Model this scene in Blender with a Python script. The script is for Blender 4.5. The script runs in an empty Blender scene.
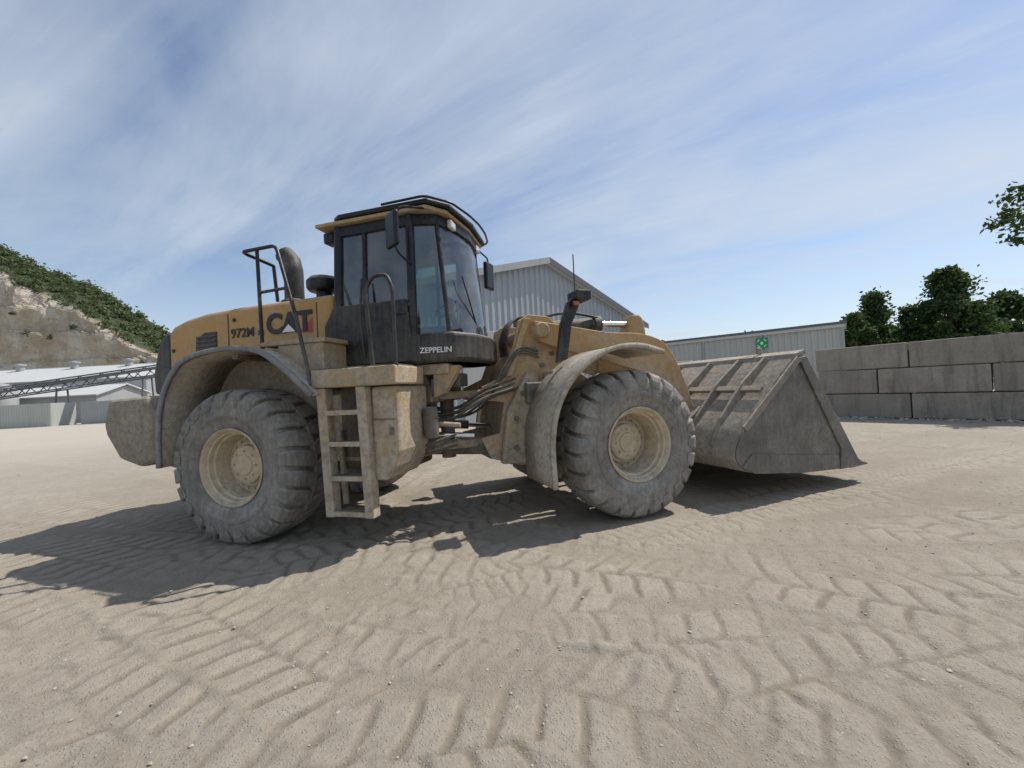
import bpy, bmesh, math, random
import numpy as np
from mathutils import Vector, Matrix
random.seed(7); RNG=np.random.default_rng(11)
S=bpy.context.scene
S.view_settings.view_transform='Standard'; S.view_settings.look='None'; S.view_settings.exposure=0
COL=S.collection

# ---------------------------------------------------------------- materials
def newmat(name):
    m=bpy.data.materials.new(name); m.use_nodes=True
    nt=m.node_tree; b=nt.nodes['Principled BSDF']; return m,nt,b
def N(nt,t,**kw):
    n=nt.nodes.new(t)
    for k,v in kw.items(): setattr(n,k,v)
    return n
def noise(nt,vec,scale,detail=5,rough=.6):
    n=N(nt,'ShaderNodeTexNoise'); n.inputs['Scale'].default_value=scale
    n.inputs['Detail'].default_value=detail; n.inputs['Roughness'].default_value=rough
    nt.links.new(vec,n.inputs['Vector']); return n.outputs['Fac']
def mth(nt,op,a,b=None,clamp=False):
    n=N(nt,'ShaderNodeMath',operation=op); n.use_clamp=clamp
    for i,v in enumerate((a,b)):
        if v is None: continue
        if isinstance(v,(int,float)): n.inputs[i].default_value=v
        else: nt.links.new(v,n.inputs[i])
    return n.outputs[0]
def mapr(nt,v,a,b,c,d):
    n=N(nt,'ShaderNodeMapRange'); nt.links.new(v,n.inputs[0])
    for i,x in enumerate((a,b,c,d)): n.inputs[i+1].default_value=x
    return n.outputs[0]
def mixc(nt,f,a,b):
    n=N(nt,'ShaderNodeMix',data_type='RGBA')
    if isinstance(f,(int,float)): n.inputs[0].default_value=f
    else: nt.links.new(f,n.inputs[0])
    for i,v in ((6,a),(7,b)):
        if isinstance(v,tuple): n.inputs[i].default_value=(*v,1)
        else: nt.links.new(v,n.inputs[i])
    return n.outputs[2]
def bump(nt,b,h,strength,dist):
    n=N(nt,'ShaderNodeBump'); n.inputs['Strength'].default_value=strength; n.inputs['Distance'].default_value=dist
    nt.links.new(h,n.inputs['Height']); nt.links.new(n.outputs[0],b.inputs['Normal'])
def pos(nt):
    g=N(nt,'ShaderNodeNewGeometry'); return g.outputs['Position']
def dusty(name,base,dust,zlo,zhi,flo,fhi,rough=.45,metal=0,bmp=.15,var=.7):
    m,nt,b=newmat(name); p=pos(nt)
    sx=N(nt,'ShaderNodeSeparateXYZ'); nt.links.new(p,sx.inputs[0])
    g=mapr(nt,sx.outputs[2],zlo,zhi,flo,fhi)
    n1=noise(nt,p,2.1,8,.68); n2=noise(nt,p,16,7,.75)
    mp=N(nt,'ShaderNodeMapping'); mp.inputs['Scale'].default_value=(11,11,1.0); nt.links.new(p,mp.inputs[0])
    n3=noise(nt,mp.outputs[0],2.2,6,.65)
    s=mth(nt,'ADD',mth(nt,'MULTIPLY',n1,.45),mth(nt,'ADD',mth(nt,'MULTIPLY',n2,.3),mth(nt,'MULTIPLY',n3,.25)))
    s=mth(nt,'MULTIPLY',mth(nt,'SUBTRACT',s,.5),var*5)
    f=mth(nt,'ADD',g,s,True)
    geo=N(nt,'ShaderNodeNewGeometry'); sn=N(nt,'ShaderNodeSeparateXYZ'); nt.links.new(geo.outputs['Normal'],sn.inputs[0])
    up=mapr(nt,sn.outputs[2],.3,1,0,.5)
    f=mth(nt,'ADD',f,up,True)
    f=mth(nt,'MULTIPLY',f,.95)
    d2=tuple(x*.45 for x in dust)
    dc=mixc(nt,mapr(nt,n2,.42,.68,0,1),dust,d2)
    dc=mixc(nt,mapr(nt,noise(nt,p,5,6,.7),.50,.64,0,.6),dc,(dust[0]*.5,dust[1]*.47,dust[2]*.41))
    nt.links.new(mixc(nt,f,base,dc),b.inputs['Base Color'])
    nt.links.new(mapr(nt,f,0,1,rough,.95),b.inputs['Roughness']); b.inputs['Metallic'].default_value=metal
    b.inputs['Specular IOR Level'].default_value=.35
    bump(nt,b,mth(nt,'ADD',n2,mth(nt,'MULTIPLY',f,.8)),bmp,.014)
    return m
DUST=(.46,.41,.33)
M_yel=dusty('yellow_paint',(.44,.235,.05),DUST,.7,3.0,.88,.16,.42)
M_yeld=dusty('yellow_paint_dusty',(.40,.25,.08),DUST,.4,2.9,1.05,.50,.5,bmp=.5,var=.9)
M_rim=dusty('rim_paint',(.60,.48,.30),(.56,.50,.40),0,2,.6,.5,.6,var=.5)
M_tire=dusty('tyre_rubber',(.08,.078,.074),(.39,.365,.325),0,1.8,.85,.60,.85,bmp=.7,var=.9)
M_blk=dusty('black_plastic',(.012,.012,.013),(.34,.30,.24),1.0,3.2,.46,-.08,.35,var=.45)
M_blkd=dusty('black_frame_dusty',(.025,.025,.025),(.38,.34,.27),.3,2.6,.7,.15,.5)
M_cw=dusty('counterweight_dust',(.2,.17,.13),(.42,.37,.295),0,3,.8,.7,.7,bmp=.9)
M_fend=dusty('fender_dust',(.36,.29,.18),(.48,.435,.365),0,3,.9,.7,.7,bmp=.7)
M_rub=dusty('fender_rubber_edge',(.12,.14,.165),(.40,.375,.335),0,2.4,1.0,.25,.6)
M_bkt=dusty('bucket_steel',(.13,.118,.105),(.43,.38,.31),.2,2.2,.78,.66,.5,.1,bmp=.7,var=.9)
M_bktside=dusty('bucket_side_steel',(.10,.098,.095),(.38,.34,.285),.1,2.2,.50,.40,.36,.4,bmp=.5,var=.9)
M_und=dusty('underframe_dirt',(.05,.042,.032),(.34,.30,.23),0,2.5,.72,.42,.8,bmp=.8)
def plain(name,c,rough=.5,metal=0,spec=.5):
    m,nt,b=newmat(name); p=pos(nt); n=noise(nt,p,7,5)
    nt.links.new(mixc(nt,n,tuple(x*.8 for x in c),tuple(min(1,x*1.15) for x in c)),b.inputs['Base Color'])
    b.inputs['Roughness'].default_value=rough; b.inputs['Metallic'].default_value=metal; b.inputs['Specular IOR Level'].default_value=spec; return m
M_chrome=plain('chrome_rod',(.7,.7,.7),.15,1)
M_white=plain('white_paint',(.75,.75,.74),.6)
M_red=plain('red_decal',(.35,.06,.04),.5)
M_black=plain('black_decal',(.014,.014,.014),.5)
M_hose=dusty('hose_rubber',(.025,.024,.022),(.33,.29,.22),0,2.5,.45,.2,.6)
M_seat=plain('seat_fabric',(.03,.03,.035),.9)
M_green=plain('green_sign',(.0,.28,.10),.5)
M_lamp=plain('lamp_glass',(.55,.55,.52),.15)
M_orange=plain('orange_lens',(.35,.12,.03),.3)
def glass():
    m,nt,b=newmat('cab_glass'); out=nt.nodes['Material Output']; nt.nodes.remove(b)
    t=N(nt,'ShaderNodeBsdfTransparent'); t.inputs[0].default_value=(.64,.74,.71,1)
    g=N(nt,'ShaderNodeBsdfGlossy'); g.inputs['Roughness'].default_value=.03; g.inputs['Color'].default_value=(.9,.95,1,1)
    d=N(nt,'ShaderNodeBsdfDiffuse'); d.inputs[0].default_value=(.45,.43,.38,1)
    fr=N(nt,'ShaderNodeFresnel'); fr.inputs[0].default_value=2.0
    mx=N(nt,'ShaderNodeMixShader'); nt.links.new(fr.outputs[0],mx.inputs[0]); nt.links.new(t.outputs[0],mx.inputs[1]); nt.links.new(g.outputs[0],mx.inputs[2])
    p=pos(nt); f=mapr(nt,noise(nt,p,3,6,.7),.42,.75,.03,.22)
    m2=N(nt,'ShaderNodeMixShader'); nt.links.new(f,m2.inputs[0]); nt.links.new(mx.outputs[0],m2.inputs[1]); nt.links.new(d.outputs[0],m2.inputs[2])
    nt.links.new(m2.outputs[0],out.inputs[0]); return m
M_glass=glass()
def leafmat(name,a,b_):
    m,nt,b=newmat(name); g=N(nt,'ShaderNodeNewGeometry')
    nt.links.new(mixc(nt,g.outputs['Random Per Island'],a,b_),b.inputs['Base Color'])
    b.inputs['Roughness'].default_value=.7; b.inputs['Specular IOR Level'].default_value=.2
    tr=N(nt,'ShaderNodeBsdfTranslucent'); tr.inputs[0].default_value=(b_[0]*1.3,b_[1]*1.3,b_[2],1)
    mx=N(nt,'ShaderNodeMixShader'); mx.inputs[0].default_value=.25
    nt.links.new(b.outputs[0],mx.inputs[1]); nt.links.new(tr.outputs[0],mx.inputs[2])
    nt.links.new(mx.outputs[0],nt.nodes['Material Output'].inputs[0]); return m
M_leaf=leafmat('leaves',(.018,.035,.012),(.065,.105,.035))
M_leaf2=leafmat('hill_leaves',(.05,.07,.035),(.12,.15,.07))
M_bark=plain('bark',(.09,.07,.05),.9)

# ---------------------------------------------------------------- mesh helpers
def obj(name,me,mat,parent=None,smooth=False,bevel=0,seg=2):
    o=bpy.data.objects.new(name,me); COL.objects.link(o)
    if mat: me.materials.append(mat)
    if parent: o.parent=parent
    if smooth:
        me.polygons.foreach_set('use_smooth',[True]*len(me.polygons)); me.set_sharp_from_angle(angle=math.radians(38))
    if bevel:
        b=o.modifiers.new('bevel','BEVEL'); b.width=bevel; b.segments=seg; b.limit_method='ANGLE'; b.harden_normals=False
    return o
def frompy(name,v,f,mat,parent=None,smooth=False,bevel=0,seg=2,fix=True):
    me=bpy.data.meshes.new(name); me.from_pydata([tuple(x) for x in v],[],f)
    if fix:
        bm=bmesh.new(); bm.from_mesh(me); bmesh.ops.recalc_face_normals(bm,faces=bm.faces); bm.to_mesh(me); bm.free()
    me.update(); return obj(name,me,mat,parent,smooth,bevel,seg)
def box(name,c,s,mat,parent=None,bevel=.01,rot=None):
    v=[Vector((sx*s[0]/2,sy*s[1]/2,sz*s[2]/2)) for sx in(-1,1) for sy in(-1,1) for sz in(-1,1)]
    if rot: 
        R=Matrix.Rotation(rot[1],3,rot[0]); v=[R@p for p in v]
    v=[p+Vector(c) for p in v]
    f=[(0,1,3,2),(4,6,7,5),(0,4,5,1),(2,3,7,6),(0,2,6,4),(1,5,7,3)]
    return frompy(name,v,f,mat,parent,bevel=bevel)
def prism(name,pts,y0,y1,mat,parent=None,bevel=.01,smooth=False,seg=2):
    n=len(pts); v=[(x,y0,z) for x,z in pts]+[(x,y1,z) for x,z in pts]
    f=[tuple(range(n)),tuple(range(n,2*n))]+[(i,(i+1)%n,n+(i+1)%n,n+i) for i in range(n)]
    return frompy(name,v,f,mat,parent,smooth,bevel,seg)
def slab(name,plan,z0,z1,mat,parent=None,bevel=.01,seg=2):
    n=len(plan); v=[(x,y,z0) for x,y in plan]+[(x,y,z1) for x,y in plan]
    f=[tuple(range(n)),tuple(range(n,2*n))]+[(i,(i+1)%n,n+(i+1)%n,n+i) for i in range(n)]
    return frompy(name,v,f,mat,parent,False,bevel,seg)
def lathe(name,prof,n,c,mat,parent=None,axis='Y'):
    v=[];f=[]
    for i in range(n):
        a=2*math.pi*i/n
        for r,h in prof:
            if axis=='Y': v.append((c[0]+r*math.cos(a),c[1]+h,c[2]+r*math.sin(a)))
            elif axis=='Z': v.append((c[0]+r*math.cos(a),c[1]+r*math.sin(a),c[2]+h))
            else: v.append((c[0]+h,c[1]+r*math.cos(a),c[2]+r*math.sin(a)))
    k=len(prof)
    for i in range(n):
        j=(i+1)%n
        for p in range(k-1): f.append((i*k+p,i*k+p+1,j*k+p+1,j*k+p))
    me=bpy.data.meshes.new(name); me.from_pydata(v,[],f)
    bm=bmesh.new(); bm.from_mesh(me); bmesh.ops.remove_doubles(bm,verts=bm.verts,dist=1e-5); bmesh.ops.recalc_face_normals(bm,faces=bm.faces); bm.to_mesh(me); bm.free()
    return obj(name,me,mat,parent,True)
def tube(name,pts,r,mat,parent=None,smooth_pts=False,radii=None,cyc=False):
    cu=bpy.data.curves.new(name,'CURVE'); cu.dimensions='3D'; cu.bevel_depth=r; cu.bevel_resolution=4; cu.use_fill_caps=True
    sp=cu.splines.new('BEZIER' if smooth_pts else 'POLY')
    if smooth_pts:
        sp.bezier_points.add(len(pts)-1)
        for i,p in enumerate(pts):
            b=sp.bezier_points[i]; b.co=p; b.handle_left_type='AUTO'; b.handle_right_type='AUTO'; b.radius=radii[i] if radii else 1
    else:
        P=[Vector(p) for p in pts]; Q=[P[0]]; rr=[radii[0] if radii else 1]
        for i in range(1,len(P)-1):
            if radii: Q.append(P[i]); rr.append(radii[i]); continue
            a=P[i-1]-P[i]; b=P[i+1]-P[i]; d=min(.07,a.length*.4,b.length*.4)
            s=P[i]+a.normalized()*d; e=P[i]+b.normalized()*d
            for t in (0,.25,.5,.75,1): Q.append(s*(1-t)**2+P[i]*2*t*(1-t)+e*t*t); rr.append(1)
        Q.append(P[-1]); rr.append(radii[-1] if radii else 1)
        sp.points.add(len(Q)-1)
        for i,p in enumerate(Q): sp.points[i].co=(*p,1); sp.points[i].radius=rr[i]
    cu.materials.append(mat); o=bpy.data.objects.new(name,cu); COL.objects.link(o)
    if parent:o.parent=parent
    return o
def strip(name,pts,y0,y1,th,mat,parent,bevel=0):
    v=[];f=[]
    ys=[y0,y1]
    for x,z in pts:
        for y in ys: v.append((x,y,z))
    for i in range(len(pts)-1): f.append((2*i,2*i+1,2*i+3,2*i+2))
    o=frompy(name,v,f,mat,parent,True)
    s=o.modifiers.new('sol','SOLIDIFY'); s.thickness=th; s.offset=0
    return o
def smoothpts(pts,k=4):
    out=[]
    n=len(pts)
    for i in range(n-1):
        p0=pts[max(i-1,0)];p1=pts[i];p2=pts[i+1];p3=pts[min(i+2,n-1)]
        for j in range(k):
            t=j/k
            out.append(tuple(.5*((2*p1[a])+(-p0[a]+p2[a])*t+(2*p0[a]-5*p1[a]+4*p2[a]-p3[a])*t*t+(-p0[a]+3*p1[a]-3*p2[a]+p3[a])*t**3) for a in (0,1)))
    out.append(pts[-1]); return out
def empty(name,loc=(0,0,0),rz=0,parent=None):
    o=bpy.data.objects.new(name,None); COL.objects.link(o); o.location=loc; o.rotation_euler=(0,0,rz); o.empty_display_size=.3
    if parent:o.parent=parent
    return o
def text(name,s,size,loc,rot,mat,parent,ext=.004,bold=0,sx=1):
    cu=bpy.data.curves.new(name,'FONT'); cu.body=s; cu.size=size; cu.extrude=ext; cu.offset=bold; cu.align_x='CENTER'; cu.align_y='CENTER'
    cu.materials.append(mat); o=bpy.data.objects.new(name,cu); COL.objects.link(o); o.parent=parent
    o.location=loc; o.rotation_euler=rot; o.scale=(sx,1,1); return o

# ---------------------------------------------------------------- wheel loader
WL=empty('wheel_loader')
HX,HY=-.86,5.212
R=empty('rear_frame',(HX,HY,0),math.radians(-14.7),WL)
F=empty('front_frame',(HX,HY,0),math.radians(20.5),WL)
AR=-1.96; AF=1.93
def wheel(pre,x,ymid,z,side,parent,ph=0,deep=0):
    s=side
    W=empty(pre+'_wheel',(x,ymid,z),0,parent)
    tp=[(.40,-.24),(.425,-.285),(.44,-.30),(.50,-.325),(.56,-.34),(.565,-.346),(.60,-.348),(.605,-.342),(.68,-.340),(.735,-.325),(.785,-.28),(.812,-.15),(.818,0),(.812,.15),(.785,.28),(.735,.325),(.66,.335),(.55,.335),(.44,.30),(.40,.24)]
    lathe('tyre',[(r,-h*s) for r,h in tp],72,(0,0,0),M_tire,W)
    v=[];f=[]; n=24
    for sd in (-1,1):
        for i in range(n):
            a0=2*math.pi*(i+(0 if sd<0 else .5))/n+ph
            st=[(-.02,.864,.79,0,.086),(.09,.866,.79,.030,.112),(.19,.861,.78,.056,.114),(.262,.846,.76,.070,.114),(.318,.808,.74,.078,.108),(.343,.750,.70,.084,.090),(.346,.71,.67,.087,.07)]
            b=len(v); jw=random.uniform(-.008,.008)
            for (t,ro,ri,da,w) in st:
                for (r_,dw) in ((ri,-w),(ro,-w*.88),(ro,w*.88),(ri,w)):
                    a=a0+da+dw+jw; v.append((r_*math.cos(a),sd*t,r_*math.sin(a)))
            k=len(st)
            for j in range(k-1):
                for q in range(3): f.append((b+4*j+q,b+4*j+q+1,b+4*j+4+q+1,b+4*j+4+q))
            f.append((b,b+1,b+2,b+3)); f.append((b+4*k-4,b+4*k-3,b+4*k-2,b+4*k-1))
    frompy('tread_lugs',v,f,M_tire,W,bevel=.012,seg=2)
    dd=deep
    rp=[(.405,-.24),(.425,-.285),(.433,-.308),(.42,-.320),(.405,-.305),(.392,-.26),(.375,-.25),(.372,-.20),(.352,-.19),(.342,-.10),(.325,-.03+dd),(.285,.0+dd),(.262,.0+dd),(.255,-.06+dd),(.225,-.075+dd),(.215,-.11+dd),(.19,-.125+dd),(.12,-.135+dd),(.11,-.15+dd),(0,-.15+dd)]
    lathe('rim',[(r,-h*s) for r,h in rp],64,(0,0,0),M_rim,W)
    lathe('rim_back',[(.40,-.24*s),(.38,-.2*s),(.36,-.16*s),(0,-.16*s)],48,(0,0,0),M_und,W)
    bv=[];bf=[]
    for (rr,cnt,y,br,bh) in ((.300,20,.0-dd,.015,.03),(.155,8,.13-dd,.012,.02)):
        for i in range(cnt):
            a=2*math.pi*i/cnt; cx,cz=rr*math.cos(a),rr*math.sin(a); b=len(bv)
            for k in range(6):
                t=k*math.pi/3; bv.append((cx+br*math.cos(t),y*s,cz+br*math.sin(t)))
            for k in range(6):
                t=k*math.pi/3; bv.append((cx+br*math.cos(t),(y+bh)*s,cz+br*math.sin(t)))
            bf+= [tuple(range(b+6,b+12))]+[(b+k,b+(k+1)%6,b+6+(k+1)%6,b+6+k) for k in range(6)]
    frompy('wheel_bolts',bv,bf,M_rim,W)
    return W
YM=1.085
def wheel_side(pre,x,side,parent,ph,deep=0): 
    return wheel(pre,x,side*YM,.853,side,parent,ph,deep)
wheel_side('rear_near',AR,-1,R,.05,.0); wheel_side('rear_far',AR,1,R,.1)
wheel_side('front_near',AF,-1,F,.12,.07); wheel_side('front_far',AF,1,F,.2)
for P,ax in ((R,AR),(F,AF)):
    lathe('axle',[(0,-.92),(.2,-.92),(.2,-.6),(.14,-.55),(.15,-.3),(.3,-.2),(.33,0),(.3,.2),(.15,.3),(.14,.55),(.2,.6),(.2,.92),(0,.92)],32,(ax,0,.845),M_und,P)

# --- rear frame
cw=[(-4.12,1.22),(-4.16,1.36),(-4.06,1.68),(-3.38,1.70),(-3.28,1.45),(-3.26,.90),(-3.55,.82),(-3.9,.92)]
prism('counterweight',cw,-1.25,1.25,M_cw,R,.07,seg=3)
prism('counterweight_recess',[(-3.95,1.3),(-3.9,1.55),(-3.5,1.56),(-3.45,1.2)],-1.262,-1.2,M_cw,R,.02)
prism('counterweight_lip',[(-3.27,1.5),(-3.27,.86),(-3.0,.80),(-2.94,.9),(-2.94,1.35)],-1.2,-.7,M_cw,R,.02)
prism('hood_grille',[(-4.02,1.72),(-4.04,2.0),(-3.93,2.38),(-3.8,2.545),(-3.68,2.56),(-3.68,1.72)],-.74,.74,M_blk,R,.05,seg=3)
for i in range(9):
    box('grille_slat',(-4.06+.012*max(0,i-4)**1.3,0,1.82+i*.075),(.03,1.3,.03),M_blkd,R,.004)
hood=[(-3.72,1.5),(-3.72,2.56),(-3.62,2.64),(-3.4,2.71),(-3.03,2.765),(-2.5,2.79),(-1.06,2.81),(-1.06,1.5)]
prism('hood',hood,-.76,.76,M_yel,R,.09,seg=4)
prism('hood_seam',[(-2.66,1.62),(-2.66,2.70),(-2.645,2.70),(-2.645,1.62)],-.7635,-.75,M_black,R,0)
prism('hood_seam_front',[(-1.30,1.62),(-1.30,2.72),(-1.288,2.72),(-1.288,1.62)],-.7635,-.75,M_black,R,0)
prism('hood_vent',[(-3.22,2.15),(-3.20,2.42),(-3.05,2.50),(-2.84,2.50),(-2.84,2.15)],-.768,-.74,M_blk,R,.01)
for i in range(5): box('vent_slat',(-3.02,-.772,2.2+i*.06),(.33,.02,.018),M_blkd,R,.003,rot=('X',.5))
text('hood_number','972M',.165,(-2.42,-.768,2.44),(math.pi/2,0,0),M_black,R,.003,.002)
text('hood_number_suffix','XE',.08,(-2.13,-.768,2.42),(math.pi/2,0,0),M_black,R,.003,.001)
text('hood_lettering','CAT',.335,(-1.70,-.771,2.50),(math.pi/2,0,0),M_black,R,.004,.013,1.02)
frompy('decal_red_accent',[(-1.56,-.765,2.37),(-1.36,-.765,2.37),(-1.36,-.765,2.55)],[(0,1,2)],M_red,R)
frompy('decal_triangle',[(-1.80,-.779,2.395),(-1.60,-.779,2.395),(-1.70,-.779,2.49)],[(0,1,2)],M_white,R)
for k,(x,z) in enumerate(((-2.55,2.2),(-1.4,2.2),(-3.6,2.3),(-2.55,2.62))): lathe('hood_latch',[(0,-.012),(.022,-.012),(.026,0)],14,(x,-.762,z),M_black,R)
prism('engine_frame',[(-3.3,.85),(-3.3,1.6),(-1.0,1.6),(-1.0,1.0),(-.6,.75),(-1.4,.62),(-2.6,.62)],-.5,.5,M_und,R,.02)
prism('wheel_well_panel',[(-3.2,1.1),(-3.2,1.75),(-2.6,2.1),(-1.2,2.1),(-.9,1.75),(-.9,1.1)],-.79,-.765,M_cw,R,.01)
prism('wheel_well_panel_far',[(-3.2,1.1),(-3.2,1.75),(-2.6,2.1),(-1.2,2.1),(-.9,1.75),(-.9,1.1)],.765,.79,M_cw,R,.01)
arch=smoothpts([(-2.92,.86),(-2.91,1.3),(-2.84,1.63),(-2.70,1.88),(-2.49,2.06),(-2.12,2.135),(-1.75,2.14),(-1.42,2.07),(-1.1,1.85),(-.82,1.60)])
for sd,nm in ((-1,'near'),(1,'far')):
    strip('rear_fender_'+nm,arch,sd*1.44,sd*.78,.03,M_fend,R)
    strip('rear_fender_edge_'+nm,arch,sd*1.465,sd*1.43,.050,M_rub,R)
    box('fender_bracket_'+nm,(-1.85,sd*1.08,2.06),(.08,.6,.06),M_und,R)
box('walkway',(-1.25,-1.0,2.19),(.85,.44,.05),M_yeld,R,.01)
prism('walkway_side',[(-1.45,2.165),(-1.45,2.06),(-1.0,1.78),(-.86,1.78),(-.86,2.165)],-1.20,-.80,M_yeld,R,.01)
box('step_platform',(-.41,-1.06,1.76),(.98,.60,.19),M_yeld,R,.02)
box('platform_grating',(-.41,-1.06,1.862),(.92,.54,.012),M_und,R,.003)
prism('tank_box',[(-.27,1.655),(.03,1.655),(.03,1.0),(-.03,.84),(-.12,.70),(-.27,.70)],-1.26,-.60,M_yeld,R,.035)
box('tank_seam',(-.12,-1.262,1.32),(.24,.014,.012),M_und,R,.003)
box('tank_inner',(-.62,-.82,1.25),(.7,.4,.8),M_yeld,R,.03)
box('tank_door_latch',(-.04,-1.27,1.2),(.04,.03,.08),M_blkd,R,.01)
prism('ladder_rail',[(-.86,1.66),(-.75,1.66),(-.70,.34),(-.80,.34)],-1.34,-1.22,M_yeld,R,.008)
prism('ladder_rail_front',[(-.39,1.66),(-.28,1.66),(-.24,.34),(-.34,.34)],-1.34,-1.22,M_yeld,R,.008)
prism('ladder_rail_back',[(-.83,1.2),(-.78,1.2),(-.74,.4),(-.79,.4)],-1.08,-1.04,M_yeld,R,.005)
for i,z in enumerate((.37,.73,1.08,1.40)):
    box('ladder_step',(-.53-.012*i,-1.22,z),(.40,.22,.03),M_und,R,.006)
    box('ladder_step_lip',(-.53-.012*i,-1.332,z+.005),(.40,.02,.05),M_yeld,R,.004)
prism('ladder_back',[(-.8,1.66),(-.3,1.66),(-.3,.9),(-.8,.9)],-1.03,-1.0,M_und,R,.004)
tr=.020
tube('rear_handrail',[(-1.86,-.80,3.22),(-1.90,-1.2,3.27),(-1.40,-1.22,3.27),(-1.12,-1.28,2.45),(-.90,-1.35,1.70)],tr,M_blk,R)
tube('rear_handrail_post',[(-1.66,-1.2,2.13),(-1.68,-1.2,3.26)],tr,M_blk,R)
tube('rear_handrail_cross',[(-1.67,-1.2,2.78),(-1.24,-1.24,2.78)],tr*.85,M_blk,R)
tube('rear_handrail_inner',[(-1.86,-.80,3.22),(-1.84,-.78,2.78)],tr,M_blk,R)
tube('door_handrail',[(-.20,-1.3,1.86),(-.25,-1.3,2.62),(-.16,-1.3,2.76),(.0,-1.3,2.76),(.06,-1.3,2.6),(.06,-1.3,1.7)],tr,M_blk,R)
tube('door_handrail_inner',[(-.6,-.86,2.0),(-.6,-.9,2.5),(-.6,-.84,2.9)],.014,M_blk,R)
lathe('exhaust_base',[(0,0),(.17,0),(.17,.1),(.14,.12),(0,.12)],24,(-2.03,-.30,2.79),M_blkd,R,'Z')
tube('exhaust_stack',[(-2.03,-.30,2.85),(-2.03,-.30,3.3),(-2.06,-.30,3.44),(-2.17,-.30,3.56)],.125,M_blkd,R,radii=[1,1,1,1])
lathe('precleaner',[(0,0),(.1,0),(.1,.18),(.19,.20),(.215,.24),(.215,.33),(.17,.38),(.06,.40),(0,.40)],28,(-1.55,-.30,2.78),M_blk,R,'Z')
# --- cab
CAB=empty('cab',(0,0,0),0,R)
low=[(-1.02,-.76),(-.02,-.78),(.40,-.67),(.55,-.36),(.60,0),(.55,.36),(.40,.67),(-.02,.78),(-1.02,.76)]
top=[(-.98,-.72),(-.02,-.74),(.26,-.64),(.36,-.34),(.40,0),(.36,.34),(.26,.64),(-.02,.74),(-.98,.72)]
Z0,Z1=1.92,3.57
def cp(i,z,ins=0):
    t=(z-Z0)/(Z1-Z0); a=low[i%9];b=top[i%9]
    x=a[0]+(b[0]-a[0])*t; y=a[1]+(b[1]-a[1])*t
    c=Vector((-.25,0)); d=(Vector((x,y))-c); d=d*(1-ins/d.length); return (c.x+d.x,c.y+d.y,z)
def cabpanel(name,i,z0,z1,mat,ins=0,th=.02):
    j=i+1; v=[cp(i,z0,ins),cp(j,z0,ins),cp(j,z1,ins),cp(i,z1,ins)]
    o=frompy(name,v,[(0,1,2,3)],mat,CAB,fix=False)
    s=o.modifiers.new('s','SOLIDIFY'); s.thickness=th; s.offset=0; return o
for i in range(9):
    zg=2.55 if i in(0,7,8) else 2.22
    cabpanel('cab_lower_panel',i,Z0,zg,M_blk,0,.04)
    cabpanel('cab_header',i,3.47,3.58,M_blk,0,.04)
v=[];f=[]; idx=[2,3,4,5,6]; dens=[]
for a in range(len(idx)-1):
    for t in (0,.25,.5,.75): dens.append((idx[a],t))
dens.append((6,0))
def catm(zz,i,t):
    P=[Vector(cp(k,zz,.015)) for k in (i-1,i,i+1,i+2)]
    if i==2: P[0]=P[1]*2-P[2]
    if i==5: P[3]=P[2]*2-P[1]
    return .5*((2*P[1])+(-P[0]+P[2])*t+(2*P[0]-5*P[1]+4*P[2]-P[3])*t*t+(-P[0]+3*P[1]-3*P[2]+P[3])*t**3)
for (i,t) in dens:
    if i==6: 
        v+= [cp(6,2.22,.015),cp(6,3.48,.015)]
    else: v+=[catm(2.22,i,t),catm(3.48,i,t)]
for k in range(len(dens)-1): f.append((2*k,2*k+2,2*k+3,2*k+1))
o=frompy('windshield',v,f,M_glass,CAB,True)
for i,z in ((0,2.55),(1,2.22),(6,2.22),(7,2.55),(8,2.55)): cabpanel('side_glass',i,z,3.48,M_glass,.015,.006)
for i,r_ in ((0,.055),(1,.05),(2,.026),(6,.026),(7,.05),(8,.055)):
    tube('cab_post',[cp(i,Z0,.01),cp(i,3.58,.01)],r_,M_blk,CAB)
for i in (0,7): tube('cab_post_mid',[tuple((Vector(cp(i,2.5))*.62+Vector(cp(i+1,2.5))*.38)),tuple((Vector(cp(i,3.55))*.62+Vector(cp(i+1,3.55))*.38))],.026,M_blk,CAB)
box('door_sill',(-.5,-.79,2.56),(.98,.05,.05),M_blk,CAB,.01)
box('door_handle',(-.12,-.815,2.45),(.16,.03,.04),M_blkd,CAB,.01)
prism('cab_side_skirt',[(-1.14,1.96),(-1.14,2.40),(-1.0,2.62),(-.06,2.62),(-.02,2.2),(-.02,1.92),(-1.0,1.92)],-.83,-.79,M_blk,CAB,.012)
prism('door_seam',[(-.62,1.95),(-.62,2.58),(-.61,2.58),(-.61,1.95)],-.834,-.82,M_blkd,CAB,0)
prism('cab_rear_bulk',[(-1.16,1.9),(-1.16,2.5),(-1.0,2.6),(-1.0,1.9)],-.72,.72,M_blk,CAB,.02)
slab('cab_floor',[(x*.96,y*.96) for x,y in low],1.90,2.0,M_blkd,CAB,.01)
slab('cab_front_skirt',[(.06,-.80),(.44,-.70),(.60,-.37),(.645,0),(.60,.37),(.44,.70),(.06,.80)],1.90,2.24,M_blk,CAB,.05,3)
text('cab_lettering','ZEPPELIN',.085,(.24,-.762,2.03),(math.pi/2,0,math.radians(14.7)),M_white,CAB,.004,.001)
slab('roof_panel',[(-1.24,-.80),(.22,-.82),(.38,-.60),(.43,0),(.38,.60),(.22,.82),(-1.24,.80)],3.592,3.637,M_yeld,CAB,.015)
slab('roof_cap',[(-1.00,-.76),(-.9,-.82),(.24,-.835),(.42,-.62),(.48,0),(.42,.62),(.24,.835),(-.9,.82),(-1.00,.76)],3.643,3.70,M_blk,CAB,.02,3)
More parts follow.
